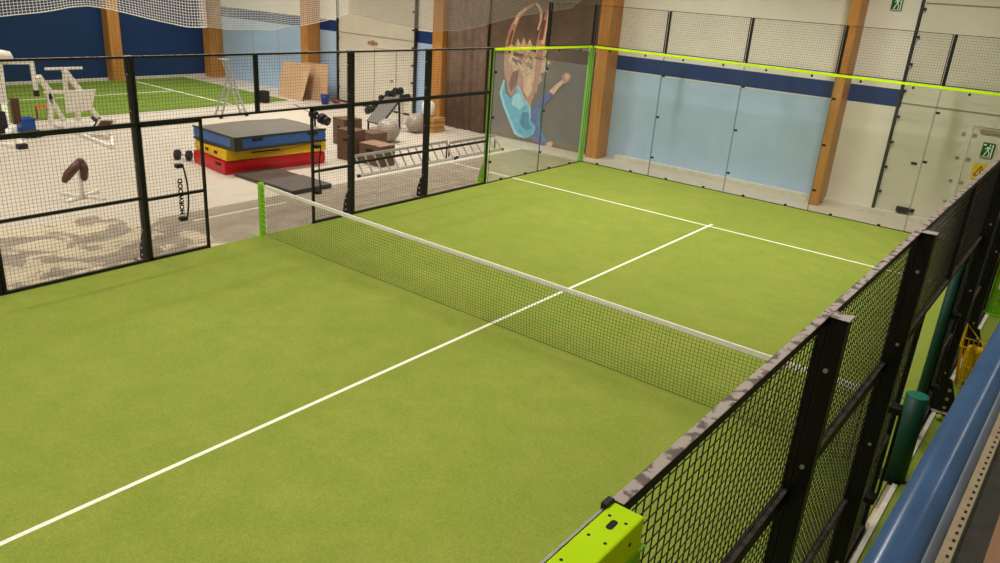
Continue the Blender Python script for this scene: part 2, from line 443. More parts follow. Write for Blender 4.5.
# ------------------------------------------------------------------ fence
PITCHM = .05
def axes(side):
    # returns function mapping (s along fence, d outward, z) -> world
    if side == 'left': return lambda s, d, z: Vector((-d, s, z))
    if side == 'right': return lambda s, d, z: Vector((10 + d, s, z))
    return lambda s, d, z: Vector((s, 10 + d, z))
def boxm(b, F, s0, s1, d0, d1, z0, z1, mi=0, bev=0):
    p = F(s0, d0, z0); q = F(s1, d1, z1)
    b.box(min(p.x, q.x), max(p.x, q.x), min(p.y, q.y), max(p.y, q.y), z0, z1, mi, bev)
def mesh_panel(side, s0, s1, z0, z1, label, mids=(), group='wire mesh fence panels', name='wire_fence', t=.04, wr=None):
    F = axes(side); c = F((s0 + s1) / 2, 0, z0)
    if t == .04 and side == 'left': t = .032
    if wr is None: wr = .0026 if side == 'right' else .0017
    r = root(name, c, label, 'fence panel', group)
    b = MB()
    boxm(b, F, s0, s1, -.02, .02, z1 - t, z1, bev=.004); b.build('top_rail', 'black' if z1 > 2.5 else 'black_shaded', r)
    b = MB(); boxm(b, F, s0, s1, -.02, .02, z0, z0 + t)
    boxm(b, F, s0, s0 + t, -.02, .02, z0 + t, z1 - t); boxm(b, F, s1 - t, s1, -.02, .02, z0 + t, z1 - t)
    for z in mids: boxm(b, F, s0 + t, s1 - t, -.02, .02, z - .02, z + .02)
    b.build('frame', 'black_shaded', r)
    b = MB(); n = round((s1 - s0) / PITCHM)
    for i in range(1, n):
        s = s0 + (s1 - s0) * i / n; b.wire([F(s, -.012, z0 + .01), F(s, -.012, z1 - .01)], wr)
    m = round((z1 - z0) / PITCHM)
    for i in range(1, m):
        z = z0 + (z1 - z0) * i / m; b.wire([F(s0 + .01, -.008, z), F(s1 - .01, -.008, z)], wr)
    b.build('wire_mesh', 'wire', r)
    return r
def post(side, s, label, zt=2.992, mat='black', foot=True, w=.08, dep=.08, name='fence_post', cap=True, z0=0., group='fence posts'):
    F = axes(side); r = root(name, F(s, .06, z0), label, 'post', group)
    b = MB(); boxm(b, F, s - w / 2, s + w / 2, .022, .022 + dep, z0, zt, bev=.005)
    b.build('post_tube', mat, r)
    if cap:
        b = MB(); boxm(b, F, s - w / 2 - .006, s + w / 2 + .006, .0215, .028 + dep, zt, zt + .008); b.build('end_cap', mat, r)
    if foot:
        b = MB(); boxm(b, F, s - .11, s + .11, .02, .2 + dep, 0, .036 if side == 'right' else .012)
        # gusset plate standing outward
        P = [F(s + .02, .022 + dep, .012), F(s + .02, .16 + dep, .012), F(s + .02, .14 + dep, .2), F(s + .02, .06 + dep, .42), F(s + .02, .022 + dep, .42)]
        off = F(1, 0, 0) - F(0, 0, 0); b.prism(P, off * .012)
        P2 = [p - off * .052 for p in P]; b.prism(P2, off * .012)
        fp = b.build('foot_plate', mat, r)
        for z in (.09, .2, .31):
            for sg in (-.033, .033):
                b = MB()
                p = F(s + sg - (.006 if sg < 0 else -.006), .07 + dep, z); q = F(s + sg * 1.15 + (-.008 if sg < 0 else .008), .07 + dep, z)
                b.tube([p, q], .02, 8); b.build('bolt', 'bolt', fp)
    # bolts on the faces
    if mat == 'black':
        for z in (.5, 1.5, 2.25, 2.75):
            if z < zt: MB().tube([F(s - w / 2 - .008, .055, z), F(s + w / 2 + .008, .055, z)], .011, 8).build('bolt', 'bolt', r)
    return r
def gate(side, s0, s1, hs, label):
    F = axes(side); r = root('gate', F((s0 + s1) / 2, 0, 0), label, 'gate', 'mesh gates beside the net')
    t = .04; z0, z1 = .03, 2.06; b = MB()
    boxm(b, F, s0, s1, -.02, .02, z1 - t, z1); boxm(b, F, s0, s1, -.02, .02, z0, z0 + .03)
    boxm(b, F, s0, s0 + t, -.02, .02, z0, z1); boxm(b, F, s1 - t, s1, -.02, .02, z0, z1)
    boxm(b, F, s0 + t, s1 - t, -.02, .02, .94, .98)
    b.build('frame', 'black_shaded', r); gw = .0026 if side == 'right' else .0017
    b = MB(); n = round((s1 - s0) / PITCHM)
    for i in range(1, n): b.wire([F(s0 + (s1 - s0) * i / n, -.012, z0), F(s0 + (s1 - s0) * i / n, -.012, z1)], gw)
    for i in range(1, 40): b.wire([F(s0, -.008, z0 + (z1 - z0) * i / 40), F(s1, -.008, z0 + (z1 - z0) * i / 40)], gw)
    b.build('wire_mesh', 'wire', r)
    # bowed pull handle with mounting blocks
    d = .06 if side == 'right' else -.06
    b = MB(); pts = []
    for i in range(9):
        q = i / 8; pts.append(F(hs + .05 * sin(q * pi) * (-1 if hs > 0 else 1), d * 1.4, .58 + .82 * q))
    b.tube([F(hs, -d * -.2, .58)] + pts + [F(hs, d * .2, 1.4)], .013, 8)
    for z in (.56, 1.38): boxm(b, F, hs - .1, hs + .01, min(0, d * 1.5), max(0, d * 1.5), z, z + .06, bev=.01)
    b.build('handle', 'black_clean', r)
    return r
bays = [(-4, -2), (-2, 0), (0, 2), (2, 4), (4, 6)]
names = {(-4, -2): 'second bay before the net', (-2, 0): 'bay just before the net', (0, 2): 'bay just past the net', (2, 4): 'second bay past the net', (4, 6): 'bay beside the side glass'}
for side in ('left', 'right'):
    W = 'fence across the court' if side == 'left' else 'fence under the handrail'
    # the near fence stands a little short of the far one
    SH = 0 if side == 'left' else -.14
    SP = lambda s: s if side == 'left' else {-4: -4.15, -2: -2.27, 2: 1.9, 4: 3.9}.get(s, s)
    bb = list(bays)
    if side == 'right': bb = [(-6, -4)] + bb
    for a, c in bb:
        nm = names.get((a, c), 'by the wide beam')
        g0, g1 = SP(a) + .003, SP(c) - .003
        if c == 6: g1 = 5.96
        if a == -6: g0 = -5.975
        mesh_panel(side, g0, g1, 2.064, 3.0, 'upper black wire mesh of the %s, %s' % (W, nm))
        if (a, c) not in ((-2, 0), (0, 2)):
            mesh_panel(side, g0, g1, .03, 2.062, 'lower black wire mesh of the %s, %s' % (W, nm), (1.0,))
    gate(side, SP(-2) + .003, -1.0, -1.40, 'mesh gate with bowed black handle in the %s, before the net' % W)
    gate(side, 1.06, SP(2) - .003, 1.2, 'mesh gate with bowed black handle in the %s, past the net' % W)
    for s in (-4, -2, 2, 4):
        nm = {-4: 'second post before the net', -2: 'first post before the net', 2: 'first post past the net', 4: 'second post past the net'}[s]
        post(side, SP(s), 'black steel post of the %s, %s' % (W, nm), w=.085, dep=.075)
    F = axes(side)
    # green posts at start of glass
    post(side, 6, 'lime green post of the %s where the glass begins' % W, 2.93, 'lime', w=.07, dep=.07, group='lime green posts')
    # bottom channel
    for q0, q1, ww in ((-6, -1.0, 'before the opening'), (1.05, 6, 'past the opening')):
        b = MB(); boxm(b, F, q0, q1, -.02, .03, .0, .028)
        tag(b.build('floor_channel', 'black_clean', loc=F((q0 + q1) / 2, 0, 0)), 'black floor channel of the %s, %s' % (W, ww), 'channel')
post('right', -6, 'lime green post under the near end of the green beam', 2.89, 'lime', w=.08, dep=.06, group='lime green posts')
tag(MB().box(9.985, 10.02, 1.0, 1.04, 0, 2.02).build('gate_jamb', 'black_clean', loc=(10, 1.02, 0)), 'black gate jamb of the near fence behind the green padding', 'post')
# dark green foam guard wrapped around the right gate jamb
b = MB(); b.tube([(9.965, .94, .03), (9.965, .94, 2.0)], .045, 16)
tag(b.build('post_guard', 'dark_green', loc=(9.95, .93, 0)), 'tall dark green foam guard on the gate jamb of the near fence', 'post guard')

# glass panels
def glass_panel(side, s0, s1, label, z1=2.92):
    F = axes(side); r = root('glass_screen', F((s0 + s1) / 2, 0, 0), label, 'glass panel', 'court glass panels')
    b = MB(); boxm(b, F, s0 + .006, s1 - .006, -.006, .006, .03, z1); b.build('pane', 'glass', r)
    for s in (s0 + .006, s1 - .011):
        b = MB(); boxm(b, F, s, s + .005, -.0065, .0065, .03, z1); b.build('polished_edge', 'glass_edge', r)
    for z in (.5, 1.5, 2.48):
        if s0 == -8 or (side != 'back' and s0 == 6): continue
        if side == 'back' and s0 == 0: continue
        b = MB(); boxm(b, F, s0 + .008, s0 + .09, -.012, .012, z - .025, z + .025, bev=.008); b.build('clamp', 'black_clean', r)
    for s in (s0 + .5, s1 - .5):
        b = MB(); boxm(b, F, s - .022, s + .022, -.014, .014, z1 - .05, z1, bev=.006); b.build('clamp', 'black_clean', r)
        b = MB(); boxm(b, F, s - .03, s + .03, -.02, .02, .031, .07, bev=.006); b.build('clamp', 'black_clean', r)
    return r
order = ['beside the green corner post', 'second from the corner post', 'in the middle', 'in front of the white wall panel', 'at the right end']
for i in range(5): glass_panel('back', 2 * i, 2 * i + 2, 'clear glass panel of the back court wall, %s' % order[i])
glass_panel('left', 6.04, 8, 'clear side glass panel next to the black mesh of the far fence')
glass_panel('left', 8, 9.94, 'clear side glass panel next to the green corner post')
glass_panel('right', 6.04, 8, 'clear side glass panel past the mesh of the near fence')
glass_panel('right', 8, 9.94, 'clear glass panel at the far end of the near fence')
glass_panel('right', -8, -6.02, 'clear side glass panel under the lime green beam', 2.88)
post('left', 10.08, 'lime green corner post between side glass and back glass', 2.93, 'lime', foot=False, w=.13, dep=.1, group='lime green posts')
post('right', 10.07, 'lime green corner post at the far end of the near fence', 2.93, 'lime', foot=False, w=.09, dep=.06, group='lime green posts')
# beams above glass
def beam(side, s0, s1, label, big=False):
    F = axes(side); r = root('top_beam', F((s0 + s1) / 2, 0, 2.93), label, 'beam', 'lime green top beams')
    b = MB()
    if big: boxm(b, F, s0, s1, -.008, .085, 2.9, 3.0, bev=.006)
    else: boxm(b, F, s0, s1, -.02, .03, 2.935, 2.985, bev=.004)
    b.build('beam_tube', 'lime_dark', r); return r
beam('back', .05, 9.95, 'lime green beam along the top of the back glass')
beam('left', 6.04, 9.95, 'lime green beam along the top of the far side glass')
beam('right', 6.04, 9.95, 'lime green beam along the top of the far end of the near fence')
gb = beam('right', -10, -5.98, 'wide lime green beam with slot and holes, nearest the camera', True)
b = MB()
for y, x in ((-6.04, 10.015), (-6.04, 10.062), (-6.14, 10.015), (-6.14, 10.062), (-6.26, 10.015), (-6.26, 10.062)):
    b.tube([(x, y, 2.999), (x, y, 3.0008)], .0045, 12)
# long slot
pts = []
for i in range(16):
    t = 2 * pi * i / 16; pts.append((10.038 + .0095 * cos(t), -6.068 + .009 * sin(t) + (.012 if sin(t) > 0 else -.012), 2.9995))
b.prism(pts, (0, 0, .0014))
for y in (-6.05, -6.2): b.tube([(10.0845, y, 2.955), (10.0862, y, 2.955)], .006, 12)
b.build('hole', 'hole', gb)
MB().bar((9.984, -10, 2.985), (9.984, -6.0, 2.985), .007, .02).build('edge_strip', 'steel', gb)
MB().box(9.975, 9.995, -6.02, -5.98, 2.985, 3.01, 0, .003).build('end_clamp', 'rubber', gb)
# upper mesh, 3-4 m, along the back and last 2 m of the sides
for i in range(5):
    mesh_panel('back', 2 * i + .03, 2 * i + 1.97, 3.0, 3.96, 'upper wire mesh panel above the back glass, %s' % order[i], t=.014, wr=.0018)
for i in range(1, 5):
    post('back', 2 * i, 'short black post above the back glass, %s' % ['first from the corner', 'second from the corner', 'in front of the timber column', 'in front of the roller door'][i - 1], 3.96, 'black_clean', False, .045, .03, 'upper_post', False, 2.988, 'short posts above the back glass')
for side in ('left', 'right'):
    w = 'far' if side == 'left' else 'near'
    mesh_panel(side, 8.03, 9.97, 3.0, 3.96, 'upper wire mesh panel above the %s side glass' % w, t=.014, wr=.0018)
    post(side, 8.0, 'short black post at the step of the %s side mesh' % w, 3.96, 'black_clean', False, .045, .03, 'upper_post', False, 2.988, 'short posts above the side glass')
    post(side, 10.02, 'short black corner post of the upper mesh on the %s side' % w, 3.98, 'black_clean', False, .05, .05, 'upper_post', False, 2.931, 'short posts above the side glass')
b = MB(); b.box(.02, 9.98, 9.985, 10.03, 0, .03)
tag(b.build('floor_channel', 'black_clean', loc=(5, 10, 0)), 'black floor channel under the back glass wall', 'channel')
b = MB(); b.box(-.03, .015, 6.04, 9.97, 0, .03)
tag(b.build('floor_channel', 'black_clean', loc=(0, 8, 0)), 'black floor channel under the far side glass', 'channel')

# vertical black lettering on the two camera-side gates
def letters(side, s, z, label):
    cu = bpy.data.curves.new('lettering', 'FONT'); cu.body = 'HORWOOD'; cu.size = .1; cu.extrude = .002; cu.offset = .005; cu.align_x = 'CENTER'; cu.align_y = 'CENTER'; cu.space_character = 1.0
    o = bpy.data.objects.new('tmp', cu); C.objects.link(o)
    dg = bpy.context.evaluated_depsgraph_get(); me = bpy.data.meshes.new_from_object(o.evaluated_get(dg)); bpy.data.objects.remove(o)
    me.materials.clear(); me.materials.append(M['black_clean'])
    Rm = Matrix(((0, 0, 1), (1, 0, 0), (0, 1, 0))).to_4x4()   # text x->Y, y->Z, normal->X
    me.transform(Rm @ Matrix.Rotation(radians(90), 4, 'Z'))
    g = [q for q in bpy.data.objects if q.name.startswith('gate') and q.type == 'EMPTY' and abs(q.location.x - (0 if side == 'left' else 10)) < .1 and q.location.y < 0][0]
    t = bpy.data.objects.new('lettering', me); C.objects.link(t); t.parent = g
    F = axes(side); t.location = F(s, -.018 if side == 'left' else .018, z) - g.location
    t['label'] = label
letters('left', -1.43, .93, 'vertical black lettering')
letters('right', -1.36, .93, 'vertical black lettering')

# ------------------------------------------------------------------ net
def ztop(x): return .865 + .055 * ((x - 5) / 5) ** 2 if x < 5 else .865 - .012 * sin(min(1, (x - 5) / 4.6) * pi / 2)
def ybow(x, z): return .05 * sin(pi * min(max(x / 9.6, 0), 1)) * sin(pi * min(z / .88, 1)) * -1.
X0, X1 = .13, 9.6
net = root('padel_net', (5, 0, 0), 'long black court net with a white top tape across the green turf', 'net')
b = MB(); n = int((X1 - X0) / .045)
for i in range(n + 1):
    x = X0 + (X1 - X0) * i / n; zt = ztop(x) - .02
    b.wire([(x, ybow(x, .035 + (zt - .035) * j / 8), .035 + (zt - .035) * j / 8) for j in range(9)], .0018)
for i in range(20):
    pts = []
    for j in range(61):
        x = X0 + (X1 - X0) * j / 60; z = .035 + (ztop(x) - .055) * i / 19; pts.append((x, ybow(x, z) - .001, z))
    b.wire(pts, .0018 if i else .0035)
b.build('netting', 'net_black', net)
b = MB(); vs = []; fs = []
for j in range(61):
    x = X0 + (X1 - X0) * j / 60; zt = ztop(x)
    vs += [(x, -.009, zt - .06), (x, -.009, zt), (x, 0, zt + .005), (x, .009, zt), (x, .009, zt - .06)]
for j in range(60):
    for q in range(4): a = j * 5 + q; fs.append((a, a + 1, a + 6, a + 5))
    fs.append((j * 5 + 4, j * 5, j * 5 + 5, j * 5 + 9))
b.add(vs, fs); b.build('top_tape', 'tape', net)
b = MB(); random.seed(3)
for i in range(9):
    z = .1 + i * .09; b.wire([(.05, -.02, z + .03), (.09, -.035, z + .045), (X0, 0, z)], .004); b.wire([(.05, .02, z), (X0 + .01, .0, z + .05)], .003)
b.wire([(X0, 0, .9), (.04, 0, .9)], .005)
b.build('lacing', 'cord', net)
b = MB()
for z in (.85, .7, .2): b.wire([(X1, 0, z), (9.8, .0, z + .01), (9.93, 0, z + .02)], .004)
b.wire([(X1, 0, .03), (X1, 0, .88)], .006); b.build('tie_cord', 'rubber', net)
r = root('net_post', (.0, 0, 0), 'lime green net post with a white laced net edge at the far fence', 'post')
b = MB(); b.box(-.04, .04, -.04, .04, .012, .93, 0, .008); b.build('post_tube', 'lime', r)
b = MB(); b.box(-.14, .07, -.09, .09, 0, .012); b.build('base_plate', 'lime', r)
b = MB()
for i in range(9): b.tube([(.04, 0, .12 + i * .09), (.052, 0, .12 + i * .09)], .007, 8)
b.build('hook', 'rubber', r)
r = root('net_post', (10.03, .02, 0), 'thick dark green padded net post at the near fence', 'post')
b = MB(); b.tube([(10.03, .02, .03), (10.03, .02, .93)], .1, 32); b.build('padding', 'dark_green', r)
b = MB(); b.tube([(10.03, .02, .93), (10.03, .02, .936)], .094, 32); b.build('pad_cap', 'teal_top', r)
b = MB(); b.box(9.9, 10.1, -.1, .12, .0, .03); b.build('base_plate', 'black_clean', r)

# ------------------------------------------------------------------ mats
def rotz_pts(b, cx, cy, ang):
    ca, sa = cos(ang), sin(ang)
    b.v = [(cx + (x - cx) * ca - (y - cy) * sa, cy + (x - cx) * sa + (y - cy) * ca, z) for x, y, z in b.v]
def crash_mat(x0, x1, y0, y1, z0, z1, ang, side_m, top_m, label, extra=None):
    cx, cy = (x0 + x1) / 2, (y0 + y1) / 2
    r = root('crash_mat', (cx, cy, z0), label, 'mat', 'stacked crash mats')
    b = MB()
    bm = bmesh.new(); bmesh.ops.create_cube(bm, size=1); bmesh.ops.subdivide_edges(bm, edges=bm.edges[:], cuts=6, use_grid_fill=True)
    random.seed(int(z0 * 100) + 5)
    for v in bm.verts:
        bulge = .03 * (1 - (2 * v.co.z) ** 2) if abs(v.co.x) > .49 or abs(v.co.y) > .49 else 0
        x = v.co.x * (x1 - x0 + bulge); y = v.co.y * (y1 - y0 + bulge)
        z = z0 + (v.co.z + .5) * (z1 - z0)
        if v.co.z > .49: z += .012 * sin(x * 4 + z0 * 9) * cos(y * 3) - .008
        v.co = Vector((cx + x, cy + y, z))
    for f in bm.faces: f.material_index = 0
    bm.verts.ensure_lookup_table()
    for i, v in enumerate(bm.verts): v.index = i
    for f in bm.faces:
        up = all(abs(v.co.z - z1) < .03 for v in f.verts)
        b.add([v.co for v in f.verts], [tuple(range(len(f.verts)))], 1 if up else 0, False)
    bm.free(); rotz_pts(b, cx, cy, ang); b.build('cover', [side_m, top_m], r)
    return r, cx, cy
RA = radians(-6)
r, cx, cy = crash_mat(-5.28, -3.85, 1.98, 4.5, 0, .29, RA, 'mat_red', 'mat_red', 'red crash mat at the bottom of the stack')
b = MB()
for y in (2.02,):
    b.box(-4.25, -4.0, 1.955, 1.97, .17, .23, 0, .006)
rotz_pts(b, cx, cy, RA); b.build('grip', 'rubber', r)
r, cx, cy = crash_mat(-5.26, -3.83, 2.02, 4.52, .3, .53, RA, 'mat_yellow', 'mat_yellow', 'yellow crash mat in the middle of the stack')
b = MB()
for x in (-5.0, -4.75, -4.35): b.box(x, x + .13, 1.99, 2.006, .39, .45, 0, .006)
b.box(-3.83, -3.8, 2.6, 3.3, .43, .455, 0, .004)
rotz_pts(b, cx, cy, RA); b.build('grip', 'rubber', r)
b = MB(); b.prism([(-3.80, 2.1, .5), (-3.797, 3.0, .35), (-3.797, 4.4, .52), (-3.797, 4.4, .535), (-3.797, 3.0, .38)], (-.01, 0, 0)); rotz_pts(b, cx, cy, RA)
b.build('cover_flap', 'mat_yellow', r)
RB = radians(-3)
r, cx, cy = crash_mat(-5.33, -3.65, 2.05, 4.38, .545, .85, RB, 'mat_blue', 'mat_grey', 'blue crash mat with a grey top, uppermost of the stack')
b = MB()
for z in (.552, .81):
    b.box(-5.355, -3.625, 2.025, 2.035, z, z + .045); b.box(-3.632, -3.62, 2.03, 4.4, z, z + .045)
b.box(-3.78, -3.62, 2.02, 2.035, .55, .85); b.box(-3.632, -3.618, 2.03, 2.22, .55, .85)
rotz_pts(b, cx, cy, RB); b.build('corner_trim', 'mat_dark', r)
b = MB()
for y in (2.45, 3.9): b.box(-3.62, -3.60, y, y + .25, .75, .8, 0, .005)
rotz_pts(b, cx, cy, RB); b.build('handle', 'rubber', r)
r = root('folding_mat', (-2.9, 2.5, 0), 'low grey folding mat lying on the floor in front of the crash mats', 'mat')
b = MB(); b.box(-3.8, -2.78, 2.0, 3.02, .0, .08, 0, .012); b.build('brown_panel', 'mat_brown', r)['label'] = 'dark brown mat panel'
b = MB(); b.box(-2.778, -1.8, 2.0, 3.02, .0, .1, 0, .012); b.build('grey_panel', 'mat_fold', r)['label'] = 'grey mat panel'
b = MB(); b.box(-2.76, -1.8, 1.994, 2.0, .012, .088); b.box(-1.8, -1.795, 2.01, 3.01, .012, .088); b.build('side_band', 'mat_dark', r)

# dumbbells
def dumbbell(c, ang, R=.095, L=.34, tilt=0):
    r = root('dumbbell', c, '', 'dumbbell'); c = Vector(c)
    d = Vector((cos(ang) * cos(tilt), sin(ang) * cos(tilt), sin(tilt)))
    MB().tube([c - d * (L / 2 - .02), c + d * (L / 2 - .02)], .016, 10).build('grip', 'steel', r)
    for s in (-1, 1):
        a = c + d * (s * (L / 2 - .11)); e = c + d * (s * L / 2)
        MB().tube([a, a + (e - a) * .12, a + (e - a) * .88, e], [R * .85, R, R, R * .85], 6 if tilt == 0 else 12, sm=False).build('weight', 'rubber', r)
    return r
def dup(o, loc, label, group=None):
    c = copy_tree(o, None, loc); c['label'] = label
    if group: c['group'] = group
    return c
d0 = dumbbell((-5.74, 1.98, .12), radians(35), .12, .38); d0['label'] = 'black dumbbell on the floor left of the crash mats'
# barbell leaning behind right end of mats
# stands on an upright black storage post
r2 = root('weight_stand', (-4.8, 5.0, 0), 'black upright weight stand with plates behind the crash mats', 'stand')
MB().box(-5.0, -4.6, 4.88, 5.12, 0, .03, 0, .005).build('base', 'rubber', r2)
MB().tube([(-4.8, 5.03, .03), (-4.8, 5.03, .95)], .025, 12).build('upright', 'black_clean', r2)
MB().tube([(-5.45, 4.93, 1.1), (-4.35, 5.08, .82)], .016, 10).build('bar', 'steel', r2)
for (p, q, R) in (((-4.9, 5.0, .96), (-4.74, 5.025, .92), .1), ((-4.6, 5.045, .885), (-4.48, 5.06, .855), .13), ((-4.44, 5.065, .845), (-4.36, 5.08, .825), .11)):
    MB().tube([p, q], R, 20).build('weight', 'rubber', r2)

# plyo boxes
def plyo(x0, x1, y0, y1, h, ang, label, top='box_wood', hole=None):
    cx, cy = (x0 + x1) / 2, (y0 + y1) / 2
    r = root('plyo_box', (cx, cy, 0), label, 'box', 'wooden jump boxes')
    t = .018; b = MB()
    b.box(x0, x1, y0, y0 + t, 0, h - t); b.box(x0, x1, y1 - t, y1, 0, h - t); b.box(x0, x0 + t, y0 + t, y1 - t, 0, h - t); b.box(x1 - t, x1, y0 + t, y1 - t, 0, h - t)
    rotz_pts(b, cx, cy, ang); b.build('side_panels', 'box_wood', r)
    b = MB(); b.box(x0 - .003, x1 + .003, y0 - .003, y1 + .003, h - t, h, 0, .003); rotz_pts(b, cx, cy, ang); b.build('top_panel', top, r)
    if hole:
        b = MB(); pts = []
        for i in range(12):
            a = 2 * pi * i / 12; pts.append((cx + hole * cos(a) + (hole * .6 if cos(a) > 0 else -hole * .6), y0 - .001, h * .68 + hole * .6 * sin(a)))
        b.prism(pts, (0, .003, 0)); rotz_pts(b, cx, cy, ang); b.build('hand_hole', 'hole', r)
    return r
plyo(-5.4, -4.85, 6.1, 6.65, .7, radians(-8), 'dark brown jump box at the back of the boxes', hole=.05)
plyo(-3.95, -3.42, 5.02, 5.45, .74, radians(6), 'tall brown jump box directly behind the black fence post', hole=.05)
plyo(-4.4, -3.85, 6.1, 6.6, .5, 0, 'low brown jump box in front of the nearer exercise ball')
plyo(-3.3, -2.6, 5.15, 5.65, .5, radians(4), 'low jump box with a worn pinkish top beside the floor ladder', 'pink_wood', .09)

# balls
def eball(c, r_, label):
    r = root('exercise_ball', (c[0], c[1], 0), label, 'ball', 'grey exercise balls')
    MB().ball((c[0], c[1], r_), r_, 40).build('shell', 'ball_grey', r)
    b = MB()
    for i in range(-3, 4):
        z = r_ + i * r_ * .2; q = sqrt(r_ * r_ - (z - r_) ** 2) + .0015
        b.tube([(c[0] + q * cos(2 * pi * j / 40), c[1] + q * sin(2 * pi * j / 40), z) for j in range(41)], .004, 6, caps=False)
    b.build('grip_ring', 'ball_grey', r)
eball((-4.75, 7.5), .32, 'grey exercise ball nearer the jump boxes')
eball((-5.35, 9.2), .28, 'grey exercise ball nearer the timber column')

# dumbbell tree, bench, crate near the column
r = root('dumbbell_rack', (-6.9, 9.8, 0), 'white sloping dumbbell rack in front of the far roller door', 'rack')
b = MB()
for y in (9.7, 10.2):
    b.bar((-7.7, y, 0), (-6.5, y, .95), .06, .06); b.bar((-6.5, y, 0), (-6.55, y, .95), .06, .06)
    b.bar((-7.7, y, .03), (-6.5, y, .03), .06, .06)
b.bar((-7.2, 9.7, .38), (-7.2, 10.2, .38), .05); b.bar((-6.55, 9.7, .9), (-6.55, 10.2, .9), .05)
b.build('frame', 'machine_white', r)
dd = dumbbell((-7.62, 9.5, .3), radians(80), .11, .3, .02); dd['label'] = 'black dumbbell lowest on the white rack'; dd['group'] = 'dumbbells on the white rack'
L6 = [((-7.3, 9.5, .55), 'black dumbbell second from the bottom of the white rack'), ((-7.0, 9.5, .76), 'black dumbbell third from the bottom of the white rack'), ((-6.72, 9.5, .93), 'black dumbbell fourth from the bottom of the white rack'),
      ((-6.4, 9.5, 1.05), 'topmost black dumbbell on the white rack'), ((-6.1, 9.5, .9), 'black dumbbell above the pine crate, beside the rack')]
for p, l in L6: dup(dd, p, l, 'dumbbells on the white rack')
MB().box(-6.48, -5.95, 9.35, 9.68, .0, .03, 0).build('foot_bar', 'machine_white', r)
b = MB(); b.bar((-7.75, 9.5, .0), (-6.45, 9.5, .78), .04, .04); b.bar((-6.45, 9.5, .78), (-6.0, 9.5, .66), .04, .04); b.bar((-6.2, 9.5, .7), (-6.2, 9.5, 0), .04, .04); b.bar((-7.5, 9.5, .25), (-7.5, 9.5, 0), .04, .04); b.build('shelf_rail', 'machine_white', r)
r = root('bench', (-5.9, 8.5, 0), 'silver tilted bench board behind the nearer exercise ball', 'bench')
b = MB()
b.prism([(-6.45, 8.3, .22), (-5.8, 8.25, .22), (-5.9, 9.1, .85), (-6.55, 9.15, .85)], (0, -.03, .05)); b.build('board', 'silver', r)
b = MB(); P = [(-6.45, 8.3, .25), (-5.8, 8.25, .25), (-5.9, 9.1, .88), (-6.55, 9.15, .88)]
for i in range(4): b.bar(P[i], P[(i + 1) % 4], .04)
b.bar((-6.4, 8.3, .25), (-6.4, 8.3, 0), .04); b.bar((-5.85, 8.3, .25), (-5.85, 8.3, 0), .04); b.bar((-5.95, 9.1, .86), (-5.95, 9.15, 0), .04); b.bar((-6.5, 9.1, .86), (-6.5, 9.15, 0), .04)
b.build('frame', 'black_clean', r)
r = root('crate', (-5.55, 9.85, 0), 'pine crate beside the timber column under the white drum', 'crate')
b = MB()
for z in (0, .15, .3): b.box(-5.7, -5.0, 9.6, 9.62, z + .01, z + .13); b.box(-5.0, -4.98, 9.6, 10.1, z + .01, z + .13); b.box(-5.7, -5.0, 10.08, 10.1, z + .01, z + .13); b.box(-5.72, -5.7, 9.6, 10.1, z + .01, z + .13)
b.build('slats', 'pine', r); MB().box(-5.69, -5.01, 9.63, 10.07, .01, .42).build('filling', 'pine', r)
r = root('drum', (-5.45, 9.85, .44), 'white rounded drum on the pine crate', 'drum')
MB().tube([(-5.45, 9.85, .44), (-5.45, 9.85, .48), (-5.45, 9.85, .78), (-5.45, 9.85, .86)], [.16, .2, .2, .12], 20).build('shell', 'machine_white', r)

# floor ladders lying on edge
def floor_ladder(y0, y1, x, h, label):
    r = root('ladder', (x, (y0 + y1) / 2, 0), label, 'ladder', 'aluminium ladders lying on the floor')
    b = MB(); b.bar((x, y0, .03), (x, y1, .03), .03, .06); b.build('stile', 'alu', r)
    b = MB(); b.bar((x - .28, y0, h), (x - .28, y1, h), .03, .06); b.build('stile', 'alu', r)
    n = round((y1 - y0) / .28)
    for i in range(n):
        y = y0 + .14 + i * (y1 - y0 - .2) / max(1, n - 1)
        MB().bar((x, y, .04), (x - .28, y, h), .03, .03).build('rung', 'alu', r)
    b = MB()
    for y in (y0, y1): b.box(x - .03, x + .03, y - .03, y + .03, 0, .065); b.bar((x - .28, y, h - .04), (x - .28, y, 0), .03, .03)
    b.build('rubber_foot', 'rubber', r)
floor_ladder(4.1, 7.35, -2.15, .42, 'aluminium ladder lying on edge on the floor between two fence posts')
floor_ladder(7.5, 9.4, -2.2, .36, 'shorter pale ladder lying behind the green post of the side glass')

# ------------------------------------------------------------------ left background things
r = root('step_ladder', (-10.2, 6.3, 0), 'aluminium step ladder standing open at the edge of the far turf', 'ladder')
ap = at(226, 60, x=-10.1); ft = at(249, 116, z=0.02)
A = Vector((-10.1, ap.y, ap.z)); Fv = Vector((-9.98, ft.y, .02)); rr = at(221, 118, z=.02); Rv = Vector((rr.x, rr.y, .02))
off = Vector((-.34, .02, 0))
for p, q, nm in ((A, Fv, 'front_frame'), (A + (Fv - A) * .3, Rv, 'rear_frame')):
    b = MB()
    for o in (Vector((0, 0, 0)), off): b.bar(p + o * .7, q + o, .045, .045)
    n = 6 if nm == 'front_frame' else 3
    for i in range(1, n + 1): t = i / (n + .6); a_ = p + (q - p) * t; b.bar(a_ + off * .7, a_ + off * (.7 - .7), .06, .03)
    b.build(nm, 'alu', r)
b = MB(); b.box(A.x - .3, A.x + .04, A.y - .08, A.y + .08, A.z - .02, A.z + .02, 0, .005); b.build('top_plate', 'alu', r)
b = MB()
for q in (Fv, Rv, Fv + off, Rv + off): b.box(q.x - .04, q.x + .04, q.y - .04, q.y + .04, 0, .05)
